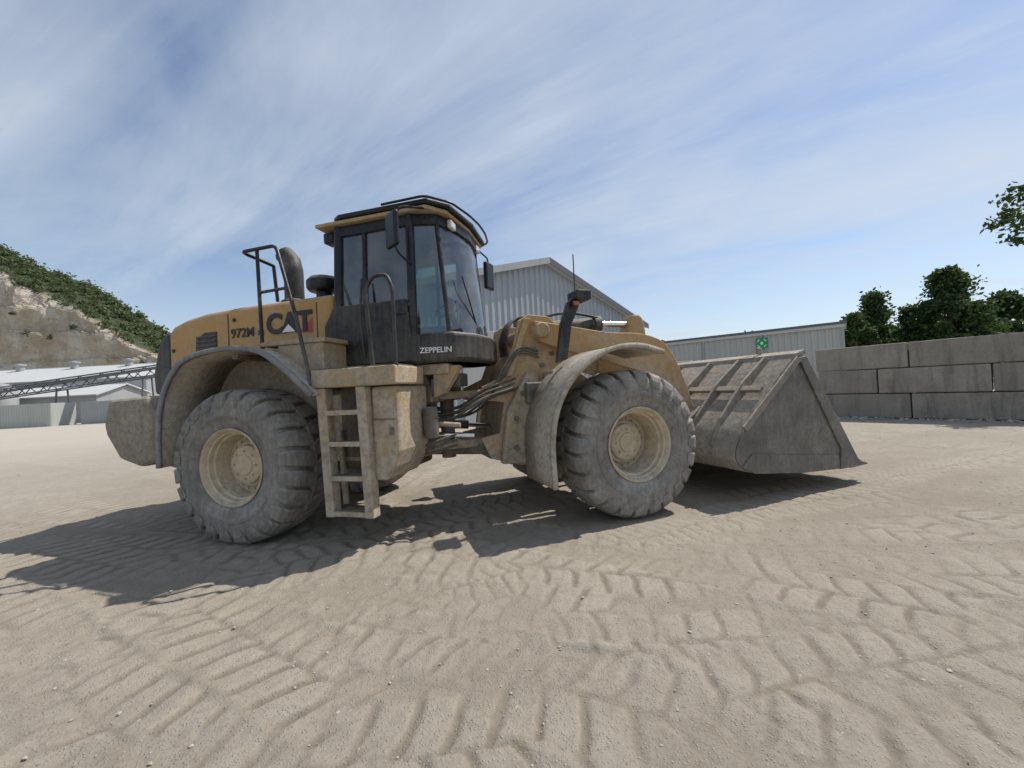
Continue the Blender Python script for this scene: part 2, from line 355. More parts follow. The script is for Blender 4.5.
tube('roof_rail',[(-.3,-.85,3.70),(.24,-.87,3.70),(.46,-.66,3.68),(.54,-.3,3.67),(.56,0,3.67),(.54,.3,3.67),(.46,.66,3.68),(.24,.87,3.70),(-.3,.85,3.70)],.014,M_blk,CAB)
for y in (-.62,.62):
    box('rear_work_light',(-1.14,y,3.50),(.14,.16,.13),M_blk,CAB,.02)
    box('front_work_light',(.36,y*.7,3.52),(.06,.15,.1),M_lamp,CAB,.02)
tube('wiper',[(.52,-.1,2.28),(.50,-.42,2.75),(.47,-.45,2.9)],.009,M_black,CAB)
box('seat_base',(-.45,0,2.30),(.5,.5,.2),M_seat,CAB,.04); box('seat_back',(-.72,0,2.75),(.14,.5,.75),M_seat,CAB,.06,rot=('Y',-.12))
box('headrest',(-.78,0,3.2),(.1,.28,.18),M_seat,CAB,.04)
box('console',(-.4,-.4,2.45),(.55,.12,.1),M_seat,CAB,.03); box('console_left',(-.4,.42,2.45),(.55,.12,.1),M_seat,CAB,.03)
tube('steering_column',[(.3,0,2.0),(.12,0,2.6)],.04,M_seat,CAB)
bpy.ops.mesh.primitive_torus_add(major_radius=.19,minor_radius=.016,location=(0,0,0)); o=bpy.context.object; o.name='steering_wheel'; o.parent=CAB; o.location=(.10,0,2.64); o.rotation_euler=(0,-.4,0); o.data.materials.append(M_seat)
box('display',(.25,-.35,2.62),(.04,.22,.16),M_black,CAB,.01)
box('rear_shelf',(-.93,0,2.5),(.12,1.3,.12),M_seat,CAB,.02)
box('mirror_near',(-.08,-1.02,3.32),(.06,.24,.38),M_blk,CAB,.03,rot=('Z',1.0)); tube('mirror_arm_near',[(.20,-.8,3.60),(.0,-1.0,3.57),(-.06,-1.03,3.40)],.013,M_blk,CAB)
tube('mirror_arm_near_low',[(.0,-.78,3.0),(-.03,-1.02,3.08),(-.06,-1.03,3.2)],.011,M_blk,CAB)
box('mirror_far',(.34,1.02,3.3),(.07,.24,.42),M_blk,CAB,.03,rot=('Z',-.2)); tube('mirror_arm_far',[(.3,.75,3.60),(.33,1.02,3.58),(.34,1.02,3.45)],.013,M_blk,CAB)
prism('rear_hitch_frame',[(-1.1,.72),(-1.1,1.55),(-.55,1.84),(-.1,1.84),(.02,1.62),(.02,1.45),(-.35,1.42),(-.42,1.0),(.05,.98),(.05,.84),(-.4,.74)],-.48,.48,M_yeld,R,.02)
box('cab_mount',(.08,-.58,1.83),(.5,.16,.12),M_yeld,R,.02)
prism('cab_support',[(.12,1.88),(.44,1.86),(.40,1.76),(.25,1.55),(.12,1.5)],-.62,-.5,M_yel,R,.01)
prism('transmission',[(-.9,.55),(-.9,1.1),(-.4,1.0),(-.4,.62)],-.35,.35,M_und,R,.04)
box('control_valve',(.22,-.3,1.70),(.3,.3,.16),M_blkd,R,.02)
box('relay_box',(.16,-.56,1.62),(.16,.1,.2),M_blkd,R,.02)
lathe('accumulator',[(0,0),(.07,.0),(.085,.04),(.085,.30),(.07,.34),(0,.35)],20,(.12,-.72,1.06),M_blkd,R,'Z')
tube('articulation_lock_bar',[(-.2,-.66,1.24),(.42,-.60,1.18)],.028,M_yeld,R)
tube('drive_shaft',[(-.5,0,.82),(.8,0,.82)],.07,M_und,R)
for sd in(-1,1):
    tube('steering_cylinder',[(-.75,sd*.56,1.12),(.05,sd*.58,1.08)],.062,M_blkd,R)
    tube('steering_rod',[(.05,sd*.58,1.08),(.55,sd*.50,1.05)],.032,M_chrome,R)

# --- front frame
tw=[(.42,.72),(.30,.98),(.55,1.02),(.62,1.40),(.34,1.44),(.34,1.60),(.62,1.72),(.78,2.1),(.86,2.42),(1.0,2.50),(1.28,2.48),(1.42,2.36),(1.46,1.9),(2.3,1.35),(2.35,.8),(1.6,.62),(.8,.6)]
prism('front_tower',tw,-.50,-.44,M_yel,F,.012)
prism('front_tower_far',tw,.44,.50,M_yel,F,.012)
prism('front_frame_core',[(.6,.75),(.66,1.4),(.82,2.0),(1.3,2.1),(1.4,1.7),(2.2,1.2),(2.2,.75)],-.43,.43,M_yeld,F,.01)
prism('tower_side_gusset',[(.52,.66),(.62,1.3),(.9,1.75),(1.05,1.75),(1.0,1.0),(1.15,.62)],-.62,-.51,M_yeld,F,.02)
prism('tower_plate_edge',[(.64,1.72),(.72,1.72),(1.0,2.44),(.92,2.44)],-.56,-.5,M_yel,F,.006)
for (x,z) in ((.72,1.2),(.82,1.5),(.7,.85),(1.05,2.05),(1.15,1.85),(1.3,2.0)): lathe('frame_bolt',[(0,-.03),(.03,-.03),(.032,0)],10,(x,-.62 if z<1.6 else -.5,z),M_und,F)
box('hitch_plate_upper',(.12,0,1.52),(.62,.5,.10),M_yeld,F,.02); box('hitch_plate_lower',(.12,0,.90),(.7,.55,.10),M_yeld,F,.02)
lathe('hitch_pin',[(0,0),(.09,0),(.09,.95),(0,.95)],20,(0,0,.72),M_und,R,'Z')
lathe('tower_pin',[(0,-.66),(.085,-.66),(.1,-.64),(.1,.64),(.085,.66),(0,.66)],24,(1.12,0,2.28),M_yeld,F)
lathe('tower_pin_low',[(0,-.6),(.075,-.6),(.075,.6),(0,.6)],24,(1.35,0,1.2),M_und,F)
farch=smoothpts([(.80,.50),(.79,.95),(.86,1.30),(1.03,1.60),(1.30,1.83),(1.62,1.96),(1.96,1.98),(2.28,1.90)])
for sd,nm in((-1,'near'),(1,'far')):
    strip('front_fender_'+nm,farch,sd*1.45,sd*.72,.03,M_fend,F)
    strip('front_fender_edge_'+nm,farch,sd*1.465,sd*1.44,.055,M_fend,F)
    box('fender_mount_'+nm,(1.3,sd*.65,1.72),(.3,.35,.08),M_yeld,F)
    tube('fender_stay_'+nm,[(.85,sd*.72,1.1),(.95,sd*.45,1.2)],.035,M_und,F)
    prism('lamp_bracket_'+nm,[(1.14,1.84),(1.28,1.88),(1.36,2.3),(1.50,2.58),(1.44,2.66),(1.32,2.56),(1.22,2.3)],sd*.97,sd*.90,M_blk,F,.01)
    box('head_lamp_'+nm,(1.49,sd*.95,2.64),(.20,.26,.12),M_blk,F,.02); box('head_lamp_lens_'+nm,(1.597,sd*.95,2.64),(.012,.2,.09),M_lamp,F,.003)
    box('indicator_'+nm,(1.40,sd*1.02,2.54),(.07,.05,.05),M_orange,F,.01)
tube('antenna',[(1.45,-.92,2.68),(1.45,-.92,3.16)],.007,M_black,F)
boom=smoothpts([(1.02,2.40),(1.5,2.34),(2.1,2.26),(2.65,2.24),(3.05,2.10),(3.3,1.72),(3.5,1.2),(3.62,.72),(3.5,.55),(3.3,.58),(3.15,.8),(3.0,1.25),(2.78,1.62),(2.3,1.80),(1.6,1.98),(1.1,2.14)],3)
for sd,nm in((-1,'near'),(1,'far')):
    prism('boom_arm_'+nm,boom,sd*.62,sd*.53,M_yel,F,.012)
    tube('lift_cylinder_'+nm,[(1.3,sd*.35,1.15),(2.1,sd*.35,1.5)],.09,M_yeld,F); tube('lift_rod_'+nm,[(2.1,sd*.35,1.5),(2.75,sd*.45,1.78)],.045,M_chrome,F)
box('boom_crosstube',(2.75,0,1.85),(.24,1.08,.26),M_yel,F,.05)
tube('tilt_cylinder',[(1.30,0,2.38),(2.30,0,2.47)],.105,M_blkd,F); tube('tilt_rod',[(2.30,0,2.47),(2.98,0,2.47)],.05,M_chrome,F)
tube('tilt_hose',[(1.3,-.1,2.52),(1.7,-.13,2.60),(2.0,-.12,2.59),(2.3,-.08,2.55)],.02,M_hose,F,True)
lathe('tilt_cylinder_gland',[(0,0),(.13,0),(.13,.12),(0,.12)],24,(2.24,0,2.465),M_blkd,F,'X')
prism('tilt_lever',smoothpts([(2.90,2.60),(3.08,2.56),(3.14,2.1),(3.0,1.8),(3.12,1.3),(3.1,1.0),(2.95,.95),(2.85,1.2),(2.68,1.7),(2.75,2.1),(2.88,2.6)],3)[:-1],-.12,.12,M_yel,F,.02)
tube('bucket_link',[(3.02,0,1.05),(3.52,0,1.22)],.075,M_yeld,F)
BK=empty('bucket',(0,0,0),0,F)
prof=smoothpts([(4.30,1.80),(4.03,1.58),(3.78,1.35),(3.50,1.12),(3.28,.90),(3.15,.66),(3.20,.50),(3.42,.40),(4.27,.31),(5.45,.27)],4)
HW=1.6
strip('bucket_shell',prof,-HW+.02,HW-.02,.035,M_bkt,BK)
sidepts=[(x,z) for x,z in prof]+[(5.36,.36),(4.48,1.72),(4.40,1.84)]
for sd,nm in((-1,'near'),(1,'far')):
    prism('bucket_side_'+nm,sidepts,sd*HW,sd*(HW-.045),M_bktside,BK,.008)
    prism('side_cutter_'+nm,[(5.46,.25),(5.36,.40),(4.45,1.80),(4.31,1.78),(5.05,.52),(5.0,.25)],sd*(HW+.028),sd*(HW+.001),M_bktside,BK,.006)
    prism('bucket_wear_plate_'+nm,[(3.22,.47),(3.42,.375),(4.27,.285),(5.0,.255),(5.0,.44),(4.2,.52),(3.4,.62)],sd*(HW+.022),sd*(HW+.001),M_bktside,BK,.006)
    prism('side_rib_'+nm,[(4.28,1.80),(3.26,.96),(3.32,.90),(4.34,1.74)],sd*(HW+.03),sd*(HW+.001),M_bkt,BK,.006)
prism('cutting_edge',[(5.25,.235),(5.62,.25),(5.62,.268),(5.45,.31),(5.25,.31)],-HW-.01,HW+.01,M_bktside,BK,.004)
for i in range(8):
    y=-HW+.12+i*(2*HW-.24)/7
    prism('bucket_tooth',[(5.5,.23),(5.5,.33),(5.56,.33),(5.67,.262),(5.67,.24)],y-.05,y+.05,M_bktside,BK,.008)
prism('top_lip',[(4.22,1.73),(4.28,1.84),(4.46,1.89),(4.50,1.84),(4.37,1.79),(4.30,1.69)],-HW,HW,M_bkt,BK,.01)
for y in(-1.0,1.0): box('lifting_eye',(4.40,y,1.93),(.10,.04,.10),M_bkt,BK,.02)
for y in (-1.25,-.85,-.33,.33,.85,1.25):
    prism('bucket_rib',[(4.28,1.78),(4.16,1.82),(3.70,1.48),(3.30,1.05),(3.12,.72),(3.18,.64),(3.5,1.0)],y-.02,y+.02,M_bkt,BK,.006)
for y in (-.62,.62,):
    for d in(-.1,.1):
        prism('bucket_ear',[(3.2,.5),(3.26,.98),(3.6,1.25),(3.42,.62),(3.5,.42)],y+d-.025,y+d+.025,M_bkt,BK,.008)
prism('bucket_centre_ear',[(3.35,.95),(3.45,1.35),(3.60,1.35),(3.85,1.40)],-.16,.16,M_bkt,BK,.01)
box('bucket_cross_brace',(3.70,0,1.40),(.09,2*HW-.1,.05),M_bkt,BK,.01,rot=('Y',-.75))
for k in range(7):
    y=-.32+.09*k; z=1.27+.06*(k%3)
    tube('hydraulic_hose',[(-.6,y,z+.1),(-.15,y-.10,z-.03),(.25,y-.12,z-.02),(.62,y-.12,z+.18),(.95,y*.8+.06,z+.3)],.016,M_hose,R,True)
for k in range(3):
    tube('hydraulic_hose_low',[(-.55,-.52,.95+.05*k),(-.1,-.62-.03*k,.86+.05*k),(.35,-.55,.95+.06*k)],.015,M_hose,R,True)
for k in range(4):
    tube('tower_hose',[(.8,-.2+.08*k,2.0),(.78,-.25+.08*k,2.25),(1.0,-.15+.06*k,2.52),(1.35,-.1+.05*k,2.48)],.018,M_hose,F,True)
for k in range(3):
    tube('tower_side_hose',[(.45,-.53-.02*k,1.5+.03*k),(.62,-.58,1.75+.05*k),(.85,-.55,2.0+.03*k),(1.1,-.53,1.95+.04*k)],.013,M_hose,F,True)
box('valve_block',(.95,-.67,1.5),(.22,.10,.26),M_blkd,F,.02)

# ---------------------------------------------------------------- ground
TB=RNG.random((256,256))
def vn(x,y,s=0):
    x=x+s*17.3; y=y+s*31.7
    xi=np.floor(x).astype(int); yi=np.floor(y).astype(int); fx=x-xi; fy=y-yi
    fx=fx*fx*(3-2*fx); fy=fy*fy*(3-2*fy)
    a=TB[xi%256,yi%256];b=TB[(xi+1)%256,yi%256];c=TB[xi%256,(yi+1)%256];d=TB[(xi+1)%256,(yi+1)%256]
    return (a*(1-fx)+b*fx)*(1-fy)+(c*(1-fx)+d*fx)*fy
def fbm(x,y,o=4,s=0):
    r=0;a=.5
    for i in range(o): r=r+a*(vn(x*2**i,y*2**i,s+i)-.5); a*=.5
    return r
def axis(c0,step0,g,lo,hi):
    a=[c0]
    while a[-1]<hi: a.append(a[-1]+step0+g*max(0,a[-1]-c0)+.05*max(0,a[-1]-c0-25))
    b=[c0]
    while b[-1]>lo: b.append(b[-1]-(step0+g*max(0,c0-b[-1])+.05*max(0,c0-b[-1]-25)))
    return np.array(b[::-1][:-1]+a)
xs=axis(.0,.014,.0052,-1500,1500)
ya=[1.2]
while ya[-1]<2500: ya.append(ya[-1]+.011+.0052*(ya[-1]-1.2)+.05*max(0,ya[-1]-26))
yb=[1.2]
while yb[-1]>-1500: yb.append(yb[-1]-.05-.12*(1.2-yb[-1]))
ys=np.array(yb[::-1][:-1]+ya)
GX,GY=np.meshgrid(xs,ys)
d1=fbm(GX*1.5,GY*1.5,3,3); d2_=fbm(GX*1.5,GY*1.5,3,9)
wx=GX+.13*d1+.04*fbm(GX*7,GY*7,3,31); wy=GY+.13*d2_+.04*fbm(GX*7,GY*7,3,37)
crumb=fbm(GX*22,GY*22,2,71)
h=.03*fbm(GX*.35,GY*.35,3,1)+.014*fbm(GX*2.5,GY*2.5,4,2)+.012*fbm(GX*13,GY*13,3,5)
trk=np.zeros_like(h); crk=np.zeros_like(h)
def sst(v,a,b): 
    t=np.clip((v-a)/(b-a),0,1); return t*t*(3-2*t)
base_tracks=[(-4,2.3,2,.004,.23),(-2,3.3,-8,.01,.22),(-.3,4.2,-4,0,.22),(1,2.2,-14,.0,.23),(2,3.3,-12,.004,.22),(2,4.1,-7,-.01,.23),(-2.6,2,88,.02,.22),(-1.6,2.2,80,.01,.23),
 (0,2.85,-11,.003,.22),(1,1.65,-19,.0,.22),(3,2.6,-22,.004,.22),(3.6,4.9,14,.01,.23),(5,5.9,18,.005,.22),(-3.2,2.6,-28,.01,.22),(-4.5,5.4,-22,.0,.23),(-6,8,-30,.004,.23),
 (4,7.6,24,0,.22),(6,8.6,30,0,.23),(-.5,1.75,8,0,.22),(.2,1.4,-33,.01,.22),(-1.7,3.0,-24,.01,.22)]
tracks=base_tracks+[(random.uniform(-4,6),random.uniform(1.6,6),random.choice([-35,-20,-10,5,20,60,85])+random.uniform(-6,6),random.uniform(-.02,.02),random.choice([.14,.19,.22,.26])) for _ in range(10)]
for n_,(x0,y0,an,cv,pt) in enumerate(tracks):
    late=n_>=len(base_tracks)
    a=math.radians(an); s=(wx-x0)*math.cos(a)+(wy-y0)*math.sin(a); t=-(wx-x0)*math.sin(a)+(wy-y0)*math.cos(a)+cv*s*s
    patch=sst(fbm(GX*.7+x0*3,GY*.7,3,13+n_),.02 if late else -.14,.12 if late else .04)
    m=(1-sst(np.abs(t),.28,.35))*patch*(.75 if late else 1)
    at=np.abs(t)/.33
    ph=s/pt+.3*fbm(GX*.8,GY*.8,2,90+n_)+np.where(t>0,.5,0)+.55*np.sqrt(at)*np.where(n_%2,1,-1)
    q=np.abs((ph%1)-.5)*2
    wd_=.08*crumb+.14*fbm(GX*3,GY*3,2,44)
    crack=np.maximum(sst(q+wd_,.70,.90),(1-sst(at+wd_,.0,.09))*.7)
    saw=(ph%1)
    soft=sst(fbm(GX*1.3,GY*1.3,3,50+n_),-.20,.08)*.85+.15
    hh=(.014*(1-crack)+.010*(saw-.5)*(1-crack))*soft+.008*fbm(GX*14,GY*14,3,8)
    h=h*(1-m*.6)+m*(hh-.003); trk=trk*(1-m)+m*(1-crack)*soft; crk=crk*(1-m)+m*crack*soft
    h=h+np.exp(-((np.abs(t)-.36)/.03)**2)*.008*patch
h=h+.005*crumb*(1+crk)
for (x0,y0,an) in ((-3.05,2,86),(-2.1,2,84),(2,6.6,10),(3,8.0,14)):
    a=math.radians(an); t=-(wx-x0)*math.sin(a)+(wy-y0)*math.cos(a); h=h-.012*np.exp(-(t/.14)**2)+.008*np.exp(-((np.abs(t)-.26)/.06)**2)
fade=1/(1+(np.maximum(0,np.hypot(GX,GY)-9)/9)**2); far=np.hypot(GX,GY)
h=h*fade+.25*fbm(GX*.03,GY*.03,2,4)*sst(far,25,80)
nv=GX.size; ny,nx=GX.shape
me=bpy.data.meshes.new('ground'); me.vertices.add(nv)
me.vertices.foreach_set('co',np.stack([GX,GY,h],-1).astype(np.float32).ravel())
ii=np.arange(nv).reshape(ny,nx); q=np.stack([ii[:-1,:-1],ii[:-1,1:],ii[1:,1:],ii[1:,:-1]],-1).reshape(-1,4)
nf=len(q); me.loops.add(nf*4); me.loops.foreach_set('vertex_index',q.ravel().astype(np.int32))
me.polygons.add(nf); me.polygons.foreach_set('loop_start',(np.arange(nf)*4).astype(np.int32)); me.polygons.foreach_set('use_smooth',np.ones(nf,dtype=bool))
me.update(calc_edges=True)
at=me.attributes.new('track','FLOAT','POINT'); at.data.foreach_set('value',trk.astype(np.float32).ravel())
at=me.attributes.new('crack','FLOAT','POINT'); at.data.foreach_set('value',crk.astype(np.float32).ravel())
m,nt,b=newmat('compacted_gravel_ground'); p=pos(nt)
att=N(nt,'ShaderNodeAttribute'); att.attribute_name='track'; atc=N(nt,'ShaderNodeAttribute'); atc.attribute_name='crack'
n1=noise(nt,p,.25,6,.6); n2=noise(nt,p,2.2,8,.7); n3=noise(nt,p,38,8,.8); n4=noise(nt,p,9,7,.75)
f1=mapr(nt,n1,.38,.62,0,1); f2=mapr(nt,n2,.35,.65,0,1)
c=mixc(nt,f1,(.285,.25,.20),(.36,.32,.262)); c=mixc(nt,mth(nt,'MULTIPLY',f2,.5),c,(.235,.20,.155))
c=mixc(nt,mapr(nt,n4,.48,.68,0,.5),c,(.195,.165,.13))
c=mixc(nt,mth(nt,'MULTIPLY',att.outputs['Fac'],.45),c,(.42,.375,.31))
c=mixc(nt,mth(nt,'MULTIPLY',atc.outputs['Fac'],.55),c,(.175,.147,.112))
c=mixc(nt,mapr(nt,n3,.50,.72,0,.6),c,(.165,.14,.11))
vor=N(nt,'ShaderNodeTexVoronoi'); vor.inputs['Scale'].default_value=55; nt.links.new(p,vor.inputs['Vector'])
peb=mapr(nt,vor.outputs['Distance'],.08,.34,1,0)
c=mixc(nt,mth(nt,'MULTIPLY',peb,mapr(nt,n2,.42,.7,.05,.5)),c,(.50,.46,.395))
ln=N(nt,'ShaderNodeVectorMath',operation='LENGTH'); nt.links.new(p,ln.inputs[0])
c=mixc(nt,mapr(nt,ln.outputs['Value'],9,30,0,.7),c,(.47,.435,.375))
nt.links.new(c,b.inputs['Base Color']); b.inputs['Roughness'].default_value=.97; b.inputs['Specular IOR Level'].default_value=.12
bump(nt,b,mth(nt,'ADD',mth(nt,'ADD',n3,mth(nt,'MULTIPLY',n4,.8)),mth(nt,'MULTIPLY',peb,.5)),.85,.014)
obj('ground',me,m)
def stones(name,P,sz,mat):
    bm=bmesh.new(); bmesh.ops.create_icosphere(bm,subdivisions=1,radius=1); bv=np.array([v.co[:] for v in bm.verts]); bf=np.array([[v.index for v in f.verts] for f in bm.faces]); bm.free()
    V=[];Fc=[]
    for i,(p,s) in enumerate(zip(P,sz)):
        sc=RNG.uniform(.5,1.1,3)*s; sc[2]*=.6
        a=RNG.uniform(0,6.28); ca,sa=math.cos(a),math.sin(a)
        q=bv*(1+RNG.uniform(-.22,.22,(len(bv),1)))*sc; q=np.stack([q[:,0]*ca-q[:,1]*sa,q[:,0]*sa+q[:,1]*ca,q[:,2]],-1)+p
        V.append(q);Fc.append(bf+i*len(bv))
    V=np.concatenate(V);Fc=np.concatenate(Fc)
    me=bpy.data.meshes.new(name); me.from_pydata(V.tolist(),[],Fc.tolist()); return obj(name,me,mat)
M_stone=plain('gravel_stone',(.38,.345,.29),.9)
P=[];sz=[]
for i in range(5000):
    y=1.3+RNG.random()**1.7*10; x=RNG.uniform(-1,1)*(1.5+y*1.3); P.append((x,y,0.004)); sz.append(.004+.012*RNG.random()**4+(.012 if i%210==0 else 0))
stones('gravel',P,sz,M_stone)

# ---------------------------------------------------------------- block wall
M_conc,nt,b=newmat('concrete_block'); p=pos(nt)
n1=noise(nt,p,1.2,8,.7); n2=noise(nt,p,18,6,.7)
mp=N(nt,'ShaderNodeMapping'); mp.inputs['Scale'].default_value=(3,3,.4); nt.links.new(p,mp.inputs[0]); n3=noise(nt,mp.outputs[0],1.6,6,.65)
c=mixc(nt,mapr(nt,n1,.3,.7,0,1),(.24,.21,.175),(.38,.34,.285)); c=mixc(nt,mapr(nt,n2,.45,.7,0,.5),c,(.17,.15,.12)); c=mixc(nt,mapr(nt,n3,.48,.66,0,.7),c,(.13,.115,.095))
oi=N(nt,'ShaderNodeObjectInfo'); c=mixc(nt,mapr(nt,oi.outputs['Random'],0,1,0,.45),c,(.19,.175,.15))
nt.links.new(c,b.inputs['Base Color']); b.inputs['Roughness'].default_value=.9; bump(nt,b,n2,.6,.025)
wd=Vector((.611,-.791))
ang=math.atan2(wd.y,wd.x)
W=empty('block_wall',(10.9,14.35,0),ang)
for r in range(3):
    off={0:0,1:-.75,2:0}[r]; s=off
    while s<16:
        a=max(s,0.0+(.06 if r==1 else 0)); e=s+2.4
        if e-a>.3: box('block',((a+e)/2,.4+random.uniform(-.03,.03),.41+.8*r),(e-a-.03,.8,.78),M_conc,W,.035,rot=('X',random.uniform(-.008,.008)))
        s=e
stones('rubble',[ (10.9+.611*s-.791*d,14.35-.791*s-.611*d,.02) for s,d in [(random.uniform(0,12),abs(random.gauss(0,.35))) for _ in range(420)]],[.02+.07*random.random()**2 for _ in range(420)],M_stone)

# ---------------------------------------------------------------- shed
def cladmat(name,a,b_):
    m,nt,b=newmat(name); p=pos(nt); n1=noise(nt,p,.5,6,.6)
    mp=N(nt,'ShaderNodeMapping'); mp.inputs['Scale'].default_value=(3,3,.25); nt.links.new(p,mp.inputs[0]); n2=noise(nt,mp.outputs[0],1.5,5)
    c=mixc(nt,n1,a,b_); c=mixc(nt,mapr(nt,n2,.5,.8,0,.4),c,tuple(x*.7 for x in a)); nt.links.new(c,b.inputs['Base Color']); b.inputs['Roughness'].default_value=.5; return m
M_clad=cladmat('shed_cladding',(.27,.30,.33),(.35,.38,.41)); M_roof=cladmat('roof_sheet',(.45,.45,.44),(.56,.56,.54)); M_dark=plain('dark_trim',(.10,.11,.12),.5)
M_cont=cladmat('cabin_cladding',(.36,.37,.345),(.45,.455,.42)); M_gray=cladmat('plant_steel',(.25,.26,.27),(.38,.38,.37))
def corr(name,L,hf,pitch,dep,mat,parent,y=0):
    v=[];f=[];n=int(L/pitch)
    for i in range(n+1):
        s=i*L/n; 
        for (ds,d) in ((0,0),(.3,0),(.45,dep),(.8,dep)):
            ss=min(L,s+ds*pitch); v.append((ss,y-d,0)); v.append((ss,y-d,hf(ss)))
    for k in range(len(v)//2-1): f.append((2*k,2*k+2,2*k+3,2*k+1))
    return frompy(name,v,f,mat,parent,fix=False)
A=Vector((-5.5,16.8)); B=Vector((10.1,30.8)); L=(B-A).length; ang=math.atan2((B-A).y,(B-A).x)
SH=empty('industrial_shed',(A.x,A.y,0),ang)
hf=lambda s: 6+3.0*(1-abs(s-L/2)/(L/2))
corr('gable_wall',L,hf,.42,.07,M_clad,SH)
D=28
v=[(0,0,0),(0,D,0),(0,D,6),(0,0,6),(L,0,0),(L,D,0),(L,D,6),(L,0,6)]
frompy('side_walls',v,[(0,1,2,3),(4,5,6,7)],M_clad,SH)
frompy('rear_gable',[(0,D,0),(L,D,0),(L,D,6),(L/2,D,9),(0,D,6)],[(0,1,2,3,4)],M_clad,SH)
for a_,b2 in (((-.5,5.88),(L/2,9.05)),((L/2,9.05),(L+.5,5.88))):
    o=frompy('roof',[(a_[0],-.4,a_[1]),(b2[0],-.4,b2[1]),(b2[0],D+.3,b2[1]),(a_[0],D+.3,a_[1])],[(0,1,2,3)],M_roof,SH); s_=o.modifiers.new('s','SOLIDIFY'); s_.thickness=.12; s_.offset=1
    o=frompy('verge_trim',[(a_[0],-.44,a_[1]-.2),(b2[0],-.44,b2[1]-.2),(b2[0],-.44,b2[1]+.16),(a_[0],-.44,a_[1]+.16)],[(0,1,2,3)],M_dark if a_[0]>1 else M_gray,SH); s_=o.modifiers.new('s','SOLIDIFY'); s_.thickness=.05
box('shed_door',(L*.3,-.12,2.3),(4.4,.12,4.6),M_gray,SH,.02)
tube('downpipe',[(L-.1,-.2,5.8),(L-.1,-.2,0)],.07,M_gray,SH)

# ---------------------------------------------------------------- site building with exit sign
A=Vector((9.0,25.7)); B=Vector((16.4,19.6)); L=(B-A).length; ang=math.atan2((B-A).y,(B-A).x)
SB=empty('site_building',(A.x,A.y,0),ang)
corr('front_wall',L,lambda s:3.95,.28,.035,M_cont,SB)
box('core',(L/2,1.55,1.95),(L-.02,3.0,3.88),M_cont,SB,.01)
box('roof_edge',(L/2,1.5,4.0),(L+.24,3.35,.12),M_dark,SB,.01)
box('roof_fascia',(L/2,-.1,3.86),(L+.1,.04,.16),M_roof,SB,.005)
for s in (0.02,L*.33,L*.66,L-.05): box('corner_post',(s,-.06,1.95),(.12,.1,3.88),M_gray,SB,.01)
for s in (L*.2,L*.48): 
    box('window_frame',(s,-.06,2.3),(1.3,.06,.9),M_white,SB,.01); box('window_pane',(s,-.1,2.3),(1.14,.02,.76),M_black,SB,0)
ES=empty('exit_sign',(0,0,0))
u_=(B-A).normalized(); pp=Vector((A.x,A.y))+u_*(.64*L); nn=Vector((u_.y,-u_.x))
ES.location=(pp.x+nn.x*.10,pp.y+nn.y*.10,3.36); ES.rotation_euler=(0,0,ang)
box('sign_plate',(0,0,0),(.56,.03,.56),M_green,ES,.005)
for dx in(-.15,.15):
    for dz in (-.15,.15): box('sign_arrow',(dx,-.018,dz),(.15,.008,.045),M_white,ES,0,rot=('Y',.78*(1 if dx*dz>0 else -1)))
box('sign_figure',(0,-.018,0),(.12,.008,.15),M_white,ES,0)

# ---------------------------------------------------------------- foliage
def leaves(name,C,size,mat,parent=None):
    n=len(C); a=RNG.normal(size=(n,3)); a/=np.linalg.norm(a,axis=1)[:,None]; b_=RNG.normal(size=(n,3)); b_=np.cross(a,b_); b_/=np.linalg.norm(b_,axis=1)[:,None]
    s=size*RNG.uniform(.5,1.3,(n,1)); a=a*s; b_=b_*s*.6
    V=np.stack([C-a,C-b_,C+a,C+b_],1).reshape(-1,3)
    me=bpy.data.meshes.new(name); me.vertices.add(4*n); me.vertices.foreach_set('co',V.astype(np.float32).ravel())
    me.loops.add(4*n); me.loops.foreach_set('vertex_index',np.arange(4*n,dtype=np.int32)); me.polygons.add(n); me.polygons.foreach_set('loop_start',(np.arange(n)*4).astype(np.int32)); me.update(calc_edges=True)
    return obj(name,me,mat,parent)
def tree(x,y,H,rad,n=9000,ls=.22,clumps=30,low=.3,cone=.5,extra=()):
    T=empty('tree',(x,y,0)); C=[];r0=H*.022
    top=(random.uniform(-.3,.3),random.uniform(-.3,.3),H*.85)
    tube('trunk',[(0,0,-.1),(top[0]*.4,top[1]*.4,H*.4),top],r0,M_bark,T,radii=[1.3,.8,.25])
    per=n//clumps
    for k in range(clumps):
        t=random.random()**.8; z=H*(low+(1-low)*t); rr=rad*(math.sin(math.pi*min(1,(t*.85+.18)))**.7)*(1-cone*t)
        a=random.uniform(0,6.28); d=rr*math.sqrt(random.uniform(.15,1)); c=np.array((d*math.cos(a),d*math.sin(a),z*.96))
        cr=rad*random.uniform(.12,.28)
        q=RNG.normal(size=(per,3))*np.array((cr,cr,cr*.6))*.62; C.append(c+q)
        zb=z*random.uniform(.55,.8)
        if k<16: tube('limb',[(top[0]*zb/H,top[1]*zb/H,zb),tuple(c)],r0*.3,M_bark,T,radii=[1,.3])
    for (ex,ey,ez,er,en) in extra:
        C.append(np.array((ex,ey,ez))+RNG.normal(size=(en,3))*np.array((er,er,er*.5))*.6)
        tube('branch',[(0,0,ez*.75),(ex*.5,ey*.5,ez*.92),(ex,ey,ez)],r0*.16,M_bark,T,radii=[1,.5,.15])
    leaves('crown',np.concatenate(C),ls,M_leaf,T); return T
tree(44,40,11.6,3.8,14000,.22,75,.16,.66)
tree(38.5,42,9.9,2.6,9000,.21,48,.16,.72)
tree(41.2,41,8.0,2.2,7000,.21,40,.16,.6)
tree(50,44,9.0,3.4,9000,.23,48,.2,.45)
